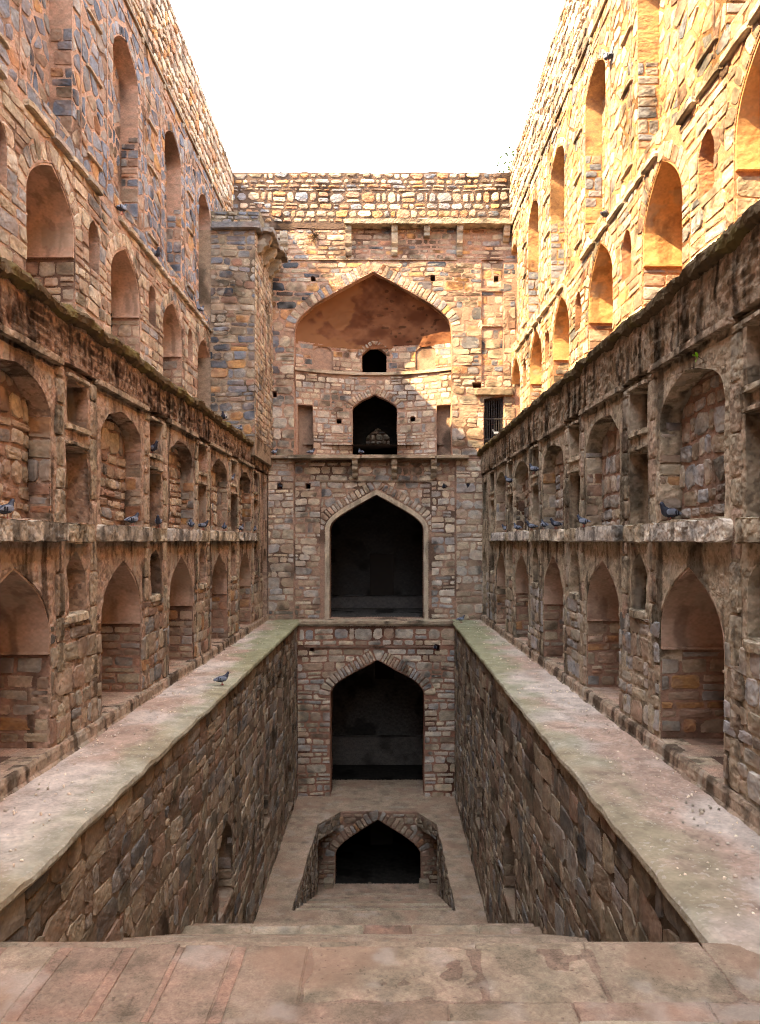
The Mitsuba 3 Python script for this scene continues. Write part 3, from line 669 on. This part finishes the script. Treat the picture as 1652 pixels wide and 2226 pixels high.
# ------------------------------------------------------------------ the lower portal at the foot of the stairs
Lp = 'stair_portal'
la = dict(c=-.345, hw=1.675, z0=-6.6, zs=-2.65, za=-1.384)
lo = box(-3.4, -6.55, 2.6, -.02).difference(rough(arch(**la, n=16), .012))
pl3 = [box(-2.75, -1.1, -2.6, -.92), box(1.72, -1.05, 1.88, -.83)]
for h in pl3: lo = lo.difference(h)
put(Lp + '__masonry', slab(PT, lo, -1.0, 0), 'mortar', .36, .82)
lay(Lp, PT, voussoirs(arch_curve(la['c'], la['hw'], la['zs'], la['za'], n=16), .02, .42, 32), 'pale', .04, .025)
ring = Polygon(arch_curve(la['c'], la['hw'] + .45, la['zs'] - .1, la['za'] + .5)).buffer(0)
zn = lo.difference(ring)
lay(Lp, PT, coursed(zn.intersection(box(-3.2, -6.3, 2.43, -.94)).buffer(-.015), .44, .26, .036, .2, .06, .07, .55), 'pale', .022, .022)
lay(Lp, PT, coursed(zn.intersection(box(-3.2, -.86, 2.43, -.2)).buffer(-.015), .42, .28, .045, .24, .06, .06, .55), 'pale', .022, .022)
put(Lp + '__moulding', block(PT, -2.95, 1.8, -.93, -.87, -.05, .06, .008, .3), 'stone', .32, .7)
put(Lp + '__cornice', block(PT, -3.2, 2.43, -.1, .012, -.9, .12, .01, .25), 'stone', .36, .5)
put(Lp + '__cornice', block(PT, -3.2, 2.43, -.17, -.1, -.3, .06, .01, .25), 'stone', .33, .52)
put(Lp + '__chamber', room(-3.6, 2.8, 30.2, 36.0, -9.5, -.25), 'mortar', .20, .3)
put(Lp + '__chamber_parapet', boxm(-3.6, 2.8, 33.6, 34.0, -9.5, -5.2), 'mortar', .15, .3)
put(Lp + '__chamber_niche', slab(Fr((0, 35.98, 0), (1, 0, 0), (0, -1, 0)), arch(-.1, .42, -3.2, -2.3, -1.9), 0, .02), 'wood')
lab(Lp, 'lower portal with reddish mortar and tall dark arch at the stair foot', 'portal', kind='thing')
fl = box(-3.3, 18.3, 2.5, 31.2)
# ------------------------------------------------------------------ landing, the sunken stair in it
pit = Polygon([(-2.36, 20.2), (1.70, 20.2), (1.62, 26.3), (.95, 27.62), (-1.5, 27.62), (-2.22, 26.3)])
lf = rough(fl.difference(pit), .02, .15)
HZ = Fr((0, 0, 0), (1, 0, 0), (0, 0, 1))
def flat_slab(poly, z0, z1, sub=.3, amp=.012):
    ms = [trimesh.creation.extrude_polygon(q, z1 - z0, engine='earcut') for q in polys(poly)]
    m = cat(ms); v, f = trimesh.remesh.subdivide_to_size(np.array(m.vertices), np.array(m.faces), sub, max_iter=12)
    v[:, 2] += z0; v[:, 2] += (meshkit.fbm(v * [2, 2, 0], 3, 5) - .5) * 2 * amp * (v[:, 2] > z1 - 1e-4)
    return trimesh.Trimesh(v, f, process=False)
put('landing_floor', flat_slab(lf, -6.44, -6.24), 'floor', .46, .62)
lab('landing_floor', 'earthen landing round the sunken stair before the lower portal', 'floor', kind='structure')
D = 'sunken_archway'
PD = Fr((0, 27.5, 0), (1, 0, 0), (0, -1, 0))
da = dict(c=-.3, hw=1.44, z0=-9.1, zs=-7.75, za=-6.5)
dw = box(-2.4, -9.2, 1.9, -6.25).difference(arch(**da))
put(D + '__masonry', slab(PD, dw, -.6, 0), 'mortar', .34, .74)
lay(D, PD, voussoirs(arch_curve(da['c'], da['hw'], da['zs'], da['za'], n=14), .02, .36, 24), 'brown', .04, .025)
rg = Polygon(arch_curve(da['c'], da['hw'] + .4, da['zs'] - .1, da['za'] + .45)).buffer(0)
lay(D, PD, coursed(dw.difference(rg).intersection(box(-2.3, -8.9, 1.75, -6.3)).buffer(-.01), .3, .2, .03), 'brown', .035, .03)
for xa, ya, xb, yb, nx in ((-2.36, 20.2, -2.22, 26.3, 1), (-2.22, 26.3, -1.5, 27.62, 1), (1.70, 20.2, 1.62, 26.3, -1), (1.62, 26.3, .95, 27.62, -1)):
    l = math.hypot(xb - xa, yb - ya); u = np.array([(xb - xa) / l, (yb - ya) / l, 0]); nn = np.array([u[1], -u[0], 0]) * nx
    if nn[0] * nx < 0: nn = -nn
    f4 = Fr((xa, ya, 0), u, nn); deepz = -9.0 if l > 3 else -6.75
    put(D + '__side_wall', slab(f4, box(0, deepz, l, -6.25), -.3, 0), 'mortar', .2, .56)
    lay(D, f4, random_rubble(box(.01, deepz, l - .01, -6.29), .28, .2, .015), 'trench', .018, .02)
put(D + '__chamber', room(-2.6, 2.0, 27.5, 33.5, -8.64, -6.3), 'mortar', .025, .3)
put(D + '__inner_pier', boxm(-.62, .22, 31.0, 31.4, -9, -6.5), 'wood')
for x in (-1.88, 1.3): put(D + '__jamb_block', boxm(x - .22, x + .1, 27.1, 27.5, -8.75, -8.45, .02), 'floor', .36, .5)
lab(D, 'sunken archway with dark opening below the landing', 'archway', kind='thing')
H2 = 'sunken_staircase'
for k in range(9):
    y0 = 20.2 + .74 * k; z = -6.26 - .265 * (k + 1)
    put(H2 + '__step', block(HZ2 := Fr((0, 0, 0), (1, 0, 0), (0, 1, 0)), -2.4, 1.75, z - .6, z, y0, y0 + (.78 if k < 8 else 1.5), .014, .2), 'floor', rng.uniform(.34, .48), rng.uniform(.55, .68))
lab(H2, 'flight of worn earthen steps descending into the sunken archway', 'staircase', kind='thing')
# ------------------------------------------------------------------ the great stair: hidden flights, landings, the near platform
ST = 'staircase'
YF = Fr((0, 0, 0), (1, 0, 0), (0, 1, 0))
def tread(y0, y1, z, holder=ST, xl=-3.22, xr=2.45, L=.42):
    """one tread: a row of slabs with open joints"""
    x = xl
    while x < xr - .05:
        w = min(rng.uniform(.45, 1.1), xr - x)
        if xr - x - w < .3: w = xr - x
        put(holder + '__slab', block(YF, x + .004, x + w - .004, z - .22, z + rng.uniform(-.012, .008), y0, y1 + rng.uniform(-.02, .03), .010, .14), 'floor', L * rng.uniform(.85, 1.12), rng.uniform(.5, .74))
        x += w
def flight(y0, z0, y1, z1, n):
    for k in range(n):
        ya = y0 + (y1 - y0) * k / n; yb = y0 + (y1 - y0) * (k + 1) / n; z = z0 + (z1 - z0) * (k + 1) / n
        put(ST + '__step', boxm(-3.25, 2.48, ya, yb + .05, z - .8, z), 'floor', .4, .62)
flight(5.9, 0, 8.6, -1.45, 6); tread(8.6, 9.4, -1.7)
flight(9.4, -1.7, 12.1, -2.95, 6); tread(12.1, 13.0, -3.2)
flight(13.0, -3.2, 18.6, -6.0, 12); put(ST + '__step', boxm(-3.25, 2.48, 18.3, 18.9, -6.5, -6.245), 'floor', .42, .62)
put(ST + '__bedding', boxm(-4.95, 4.25, 3.4, 5.8, -.2, .001), 'floor', .34, .68)
# platform at ledge level: slabs narrow on the left, broad on the right
x = -4.9
while x < 4.2:
    w = rng.uniform(.28, .62) if x < -.7 else rng.uniform(.75, 1.25)
    e = 5.86 + rng.uniform(-.045, .045)
    put(ST + '__slab', block(YF, x + .003, x + w - .003, -.25, .012 + rng.uniform(-.008, .008), 5.12 if x > -.7 else 4.4, e, .009, .09, .007), 'floor', rng.uniform(.37, .46), rng.uniform(.60, .71))
    if x > -.7: put(ST + '__slab', block(YF, x - .25, x + w - .256, -.25, .016 + rng.uniform(-.006, .006), 4.3, 5.116, .009, .09, .007), 'floor', rng.uniform(.37, .45), rng.uniform(.60, .72))
    x += w
    if x < -.9:                                             # pink mortar between the narrow slabs
        g_ = rng.uniform(.03, .09); put(ST + '__joint', block(YF, x - .004, x + g_ + .004, -.2, .009, 4.4, 5.82, .006, .1, .004), 'floor', .44, .75); x += g_
for k in range(32):
    y1 = 4.56 - .95 * k; z = .25 + .44 * k if k > 3 else .25 * (k + 1)
    if k == 0:
        x = -4.9
        while x < 4.2:
            w = rng.uniform(.5, 1.3)
            put(ST + '__slab', block(YF, x + .004, x + w - .004, -.1, z + rng.uniform(-.01, .005), y1 - 1., y1 + rng.uniform(-.015, .015), .01, .15), 'floor', rng.uniform(.36, .48), rng.uniform(.45, .72)); x += w
    elif z < 14.2: put(ST + '__step', boxm(-5.4, 4.8, y1 - 1.0, y1, z - 1.5, z), 'floor', .42, .62)
lab(ST, 'broad worn stone staircase descending from the near platform between the stairwell walls', 'staircase', kind='thing')
# ------------------------------------------------------------------ the tower in the left corner
W = 'corner_tower'
FT = Fr((0, YTOWER, 0), (1, 0, 0), (0, -1, 0)); FS = Fr((-4.19, 0, 0), (0, 1, 0), (1, 0, 0))
put(W + '__masonry', boxm(-6.0, -4.19, YTOWER, 30.05, 5.6, 12.75), 'mortar', .34, .6)
put(W + '__masonry', boxm(-6.0, -4.05, YTOWER + .15, 30.05, 12.75, 13.4, .02), 'mortar', .22, .5)
lay(W, FT, coursed(box(-5.6, 6.2, -4.2, 12.72), .38, .25, .018, .26, .09, .09, .55), 'tower', .02, .022)
lay(W, fr_out(FT, -.15), coursed(box(-5.6, 13.0, -4.08, 13.38), .35, .2, .02), 'tower', .03, .03)
lay(W, FS, coursed(box(26.02, 6.2, 29.98, 12.7), .3, .2, .03, .18, .05), 'buff', .02, .025)
put(W + '__cap_slab', block(FT, -5.55, -4.0, 12.75, 12.95, -1.5, .22, .03, .14), 'stone', .28, .2)
put(W + '__cap_slab', block(FS, 26.3, 28.2, 12.8, 12.98, -.2, .55, .05, .14), 'stone', .28, .3)
put(W + '__cap_slab', block(FS, 28.25, 29.6, 12.9, 13.05, -.2, .62, .05, .14), 'stone', .3, .4)
put(W + '__broken_block', block(FS, 27.0, 28.0, 13.0, 13.35, -.2, .3, .06, .12), 'stone', .26, .3)
for u in (26.6, 27.8, 29.0): bracket(FS, W, u, 12.8, .45, .6, .3)
lab(W, 'blue grey stone tower with broken cap slabs in the shaded left corner', 'tower', kind='thing')
emit_stones()
# ------------------------------------------------------------------ pigeons
def blob(cs, refine=.012, it=8):
    """one smooth body from a chain of spheres (x, y, z, r)"""
    sp = lambda c: Manifold.sphere(c[3], 20).translate(c[:3])
    m = Manifold()
    for a, b in zip(cs, cs[1:]): m = m + Manifold.batch_hull([sp(a), sp(b)])
    mm = m.refine_to_length(refine).to_mesh()
    t = trimesh.Trimesh(mm.vert_properties[:, :3], mm.tri_verts)
    trimesh.smoothing.filter_taubin(t, iterations=it)
    return t
body = blob([(-.16, 0, .085, .010), (-.10, 0, .095, .028), (-.03, 0, .105, .055), (.035, 0, .118, .056), (.075, 0, .155, .036), (.095, 0, .195, .026), (.105, 0, .212, .024)])
body.vertices[:, 2] = np.where(body.vertices[:, 0] < -.11, .088 + (body.vertices[:, 2] - .088) * .6, body.vertices[:, 2])
wing = blob([(.04, 0, .0, .035), (-.03, 0, .005, .036), (-.10, 0, -.008, .02), (-.145, 0, -.018, .008)]); wing.vertices *= [1, .28, 1]
wl, wr = wing.copy(), wing.copy(); wl.apply_translation([0, .05, .118]); wr.apply_translation([0, -.05, .118])
def bars(y): return cat([trimesh.creation.box([.014, .012, .05], trimesh.transformations.compose_matrix(translate=[x, y, .112])) for x in (-.05, -.085)])
beak = trimesh.creation.cone(.007, .03, sections=8); beak.apply_transform(trimesh.transformations.rotation_matrix(math.pi / 2, [0, 1, 0])); beak.apply_translation([.126, 0, .208])
def legm(y): return cat([trimesh.creation.cylinder(.005, segment=[[.0, y, .0], [-.005, y, .06]], sections=6)] + [trimesh.creation.cylinder(.004, segment=[[0, y, .004], [.03 * math.cos(a), y + .03 * math.sin(a), .003]], sections=5) for a in (0, .6, -.6, math.pi)])
PD_ = [('body', ply(body, 'm_bird', smooth=True)), ('wing', ply(wl, 'm_wing', smooth=True)), ('wing', ply(wr, 'm_wing', smooth=True)), ('wing_bars', ply(cat([bars(.061), bars(-.061)]), 'm_bar')),
       ('beak', ply(beak, 'm_beak')), ('leg', ply(legm(.022), 'm_leg')), ('leg', ply(legm(-.022), 'm_leg'))]
def pigeon(x, y, z, deg, label, size=1.0):
    K = num('pigeon')
    w = T().translate([x, y, z]).rotate([0, 0, 1], deg).scale(size)
    for n_, d in PD_: scene[num(K + '__' + n_)] = {**d, 'to_world': w}
    lab(K, label, 'pigeon', 'pigeons perched about the stepwell')
def on(fr, u, w, z): return (*fr(np.array([[u, 0, w]]))[0, :2], z)
ld = [(9.3, 75, 'pigeon with pale barred wing at the left picture edge, on the arcade ledge'), (13.95, 60, 'pigeon on the left ledge in the first whole upper niche'), (15.5, -80, 'pigeon on the left ledge below the second pair of small niches'),
      (18.1, 110, 'pigeon on the left ledge in the third upper niche'), (19.3, 0, 'pigeon on the left ledge below the third pair of small niches'), (21.8, 100, 'pigeon on the left ledge in the fourth upper niche'), (24.2, 60, 'pigeon on the left ledge at the start of the fifth upper niche'), (26.7, 80, 'farthest pigeon along the left arcade ledge')]
for u, a, t in ld: pigeon(*on(AL, u, .04, 3.14), a, t, 1.0)
pigeon(*on(AL, 15.6, -.1, 4.53), -30, 'pigeon inside an upper square niche of the left arcade, nearer one', 1.1)
pigeon(*on(AL, 23.3, -.08, 4.53), 40, 'pigeon inside an upper square niche of the left arcade, farther one', 1.1)
pigeon(*on(AL, 21.9, 0, 6.08), -90, 'pigeon on the left arcade coping against the dark tower, nearer one', 1.1)
pigeon(*on(AL, 24.3, 0, 6.08), 80, 'pigeon on the left arcade coping against the tower, farther one', 1.1)
pigeon(-3.28, 16.3, .015, 25, 'dark pigeon standing on the mossy edge of the left ledge', 1.1)
rd = [(15.1, 150, 'pigeon on the right ledge under the second upper niche from the front'), (17.5, 200, 'dark pigeon on the right ledge beside the third upper niche'), (18.7, 100, 'pigeon lying low on the right ledge in the third upper niche'), (20.2, 180, 'pigeon pair member on the right ledge, below the far small niches'), (22.3, 120, 'pigeon on the right ledge in the fourth upper niche'), (24.2, 170, 'farthest pigeon along the right arcade ledge')]
for u, a, t in rd: pigeon(*on(AR, u, .03, 3.14), a, t, 1.0)
pigeon(*on(AR, 11.0, -.08, 3.14), 200, 'pigeon squeezed into a gap at the corner of the big right niche', 1.15)
pigeon(*on(AR, 20.0, .0, 4.52), 140, 'pigeon peering out of a square niche in the right arcade, nearer one', 1.1)
pigeon(*on(AR, 23.8, .0, 4.52), 150, 'pigeon peering out of a square niche in the right arcade, farther one', 1.1)
pigeon(*on(AR, 26.6, -.05, 6.24), 170, 'pigeon on the right arcade coping before the barred doorway', 1.1)
pigeon(2.6, 28.7, .015, 10, 'pigeon at the far corner of the right ledge', 1.1)
pigeon(-.95, 29.75, 5.98, 120, 'pigeon on the balcony slab before the dark doorway', 1.1)
pigeon(-4.1, 29.75, 5.98, 30, 'pigeon on the left end of the balcony slab', 1.1)
pigeon(-2.75, 29.7, 5.98, 10, 'pigeon on the balcony slab below the left tall niche', 1.1)
for (x, y, z, t) in ((-3.9, 29.87, 4.76, 'pigeon sitting in the square hole of the left pilaster'), (2.96, 29.87, 4.76, 'pigeon sitting in the square hole of the right pilaster'), (1.72, 29.15, -1.03, 'pigeon beside the square hole of the lower portal'), (2.1, 30.05, 4.76, 'pigeon in the square hole right of the middle arch')):
    pigeon(x, y, z, -100, t, .95)
pigeon(*on(UR, 16.9, .1, 12.76), 120, 'pigeon on a lintel high on the sunlit wall', 1.1)
pigeon(*on(UR, 17.2, .08, 9.63), 60, 'pigeon on the string course of the sunlit wall', 1.1)
pigeon(*on(UL, 16.9, .08, 9.63), 60, 'pigeon on the string course of the shaded wall, nearer one', 1.1)
pigeon(*on(UL, 19.6, .08, 9.63), -60, 'pigeon on the string course of the shaded wall, middle one', 1.1)
pigeon(*on(UL, 24.3, .08, 9.63), 60, 'pigeon on the string course of the shaded wall, farther one', 1.1)
# ------------------------------------------------------------------ plants, litter
def leafm(l, w):
    t = np.linspace(0, 1, 7); a = np.c_[t * l, np.sin(t * np.pi) ** .7 * w / 2, np.sin(t * 2.4) * l * .12]; b = a * [1, -1, 1]; c = a * [1, 0, 1]; c[:, 2] -= w * .12
    v = np.vstack([a, c, b]); f = []
    for k in range(6):
        for o in (0, 7): f += [[o + k, o + k + 1, o + k + 8], [o + k, o + k + 8, o + k + 7]]
    return trimesh.Trimesh(v, np.array(f), process=False)
p0 = np.array(on(AR, 9.62, .03, 5.03))
G = 'wall_plant'
put(G + '__stem', trimesh.creation.cylinder(.004, segment=[p0 + [.05, 0, -.03], p0 + [-.05, 0, .03]], sections=6), 'twig')
for k, (a, b) in enumerate(((180, 20), (170, -75), (200, 60))):
    m = leafm(.065, .05); m.apply_transform(trimesh.transformations.euler_matrix(0, math.radians(-b), math.radians(a))); m.apply_translation(p0 + [-.05, 0, .02]); put(G + '__leaf', m, 'leafgreen')
lab(G, 'tiny bright lime green plant sprouting from the right arcade beside an upper niche', 'plant')
G = 'dry_tuft'
p0 = np.array([-2.63, YP - .02, 14.0]); tw = []
for k in range(46):
    d = np.array([rng.normal(0, .7), -abs(rng.normal(.6, .3)), rng.normal(.1, .6)]); d /= np.linalg.norm(d)
    a = p0 + d * rng.uniform(.1, .3); tw.append(trimesh.creation.cylinder(.008, segment=[p0, a], sections=4))
    lf_ = leafm(.08, .04); lf_.apply_transform(trimesh.transformations.random_rotation_matrix(rng.random(3))); lf_.apply_translation(a); tw.append(lf_)
put(G, cat(tw), 'twig'); lab(G, 'dry dark tuft of weeds growing from the end wall below its parapet', 'plant')
G = 'tree'
tb = np.array([6.75, 40.0, 13.2])
put(G + '__trunk', cat([trimesh.creation.cylinder(.16, segment=[tb, tb + [-.2, 0, 3.5]], sections=9)] + [trimesh.creation.cylinder(.05, segment=[tb + [-.2, 0, 3.4], tb + np.array(d)], sections=6) for d in ((-1.2, .2, 6.5), (.6, -.4, 7.0), (-.6, -.8, 7.6), (.9, .8, 6.0), (-.1, .5, 8.2))]), 'twig')
lv = []
for k in range(700):
    c = np.array([(-1.0, .1, 6.4), (.6, -.3, 6.8), (-.55, -.6, 7.5), (.8, .7, 6.0), (-.1, .4, 8.0)][rng.integers(5)]) + rng.normal(0, .42, 3)
    m = leafm(.17, .09); m.apply_transform(trimesh.transformations.random_rotation_matrix(rng.random(3))); m.apply_translation(tb + c); lv.append(m)
put(G + '__crown', cat(lv), 'foliage'); lab(G, 'sparse treetop showing faintly beyond the right rear corner of the walls', 'tree')
m = trimesh.creation.icosphere(2, .06); m.vertices *= [1.3, .8, .6]; m.vertices += rng.normal(0, .008, m.vertices.shape); m.apply_translation([-4.55, 24.9, .235])
put('plastic_wrapper', m, 'plastic'); lab('plastic_wrapper', 'crumpled pale blue plastic litter in the far left arch', 'litter')
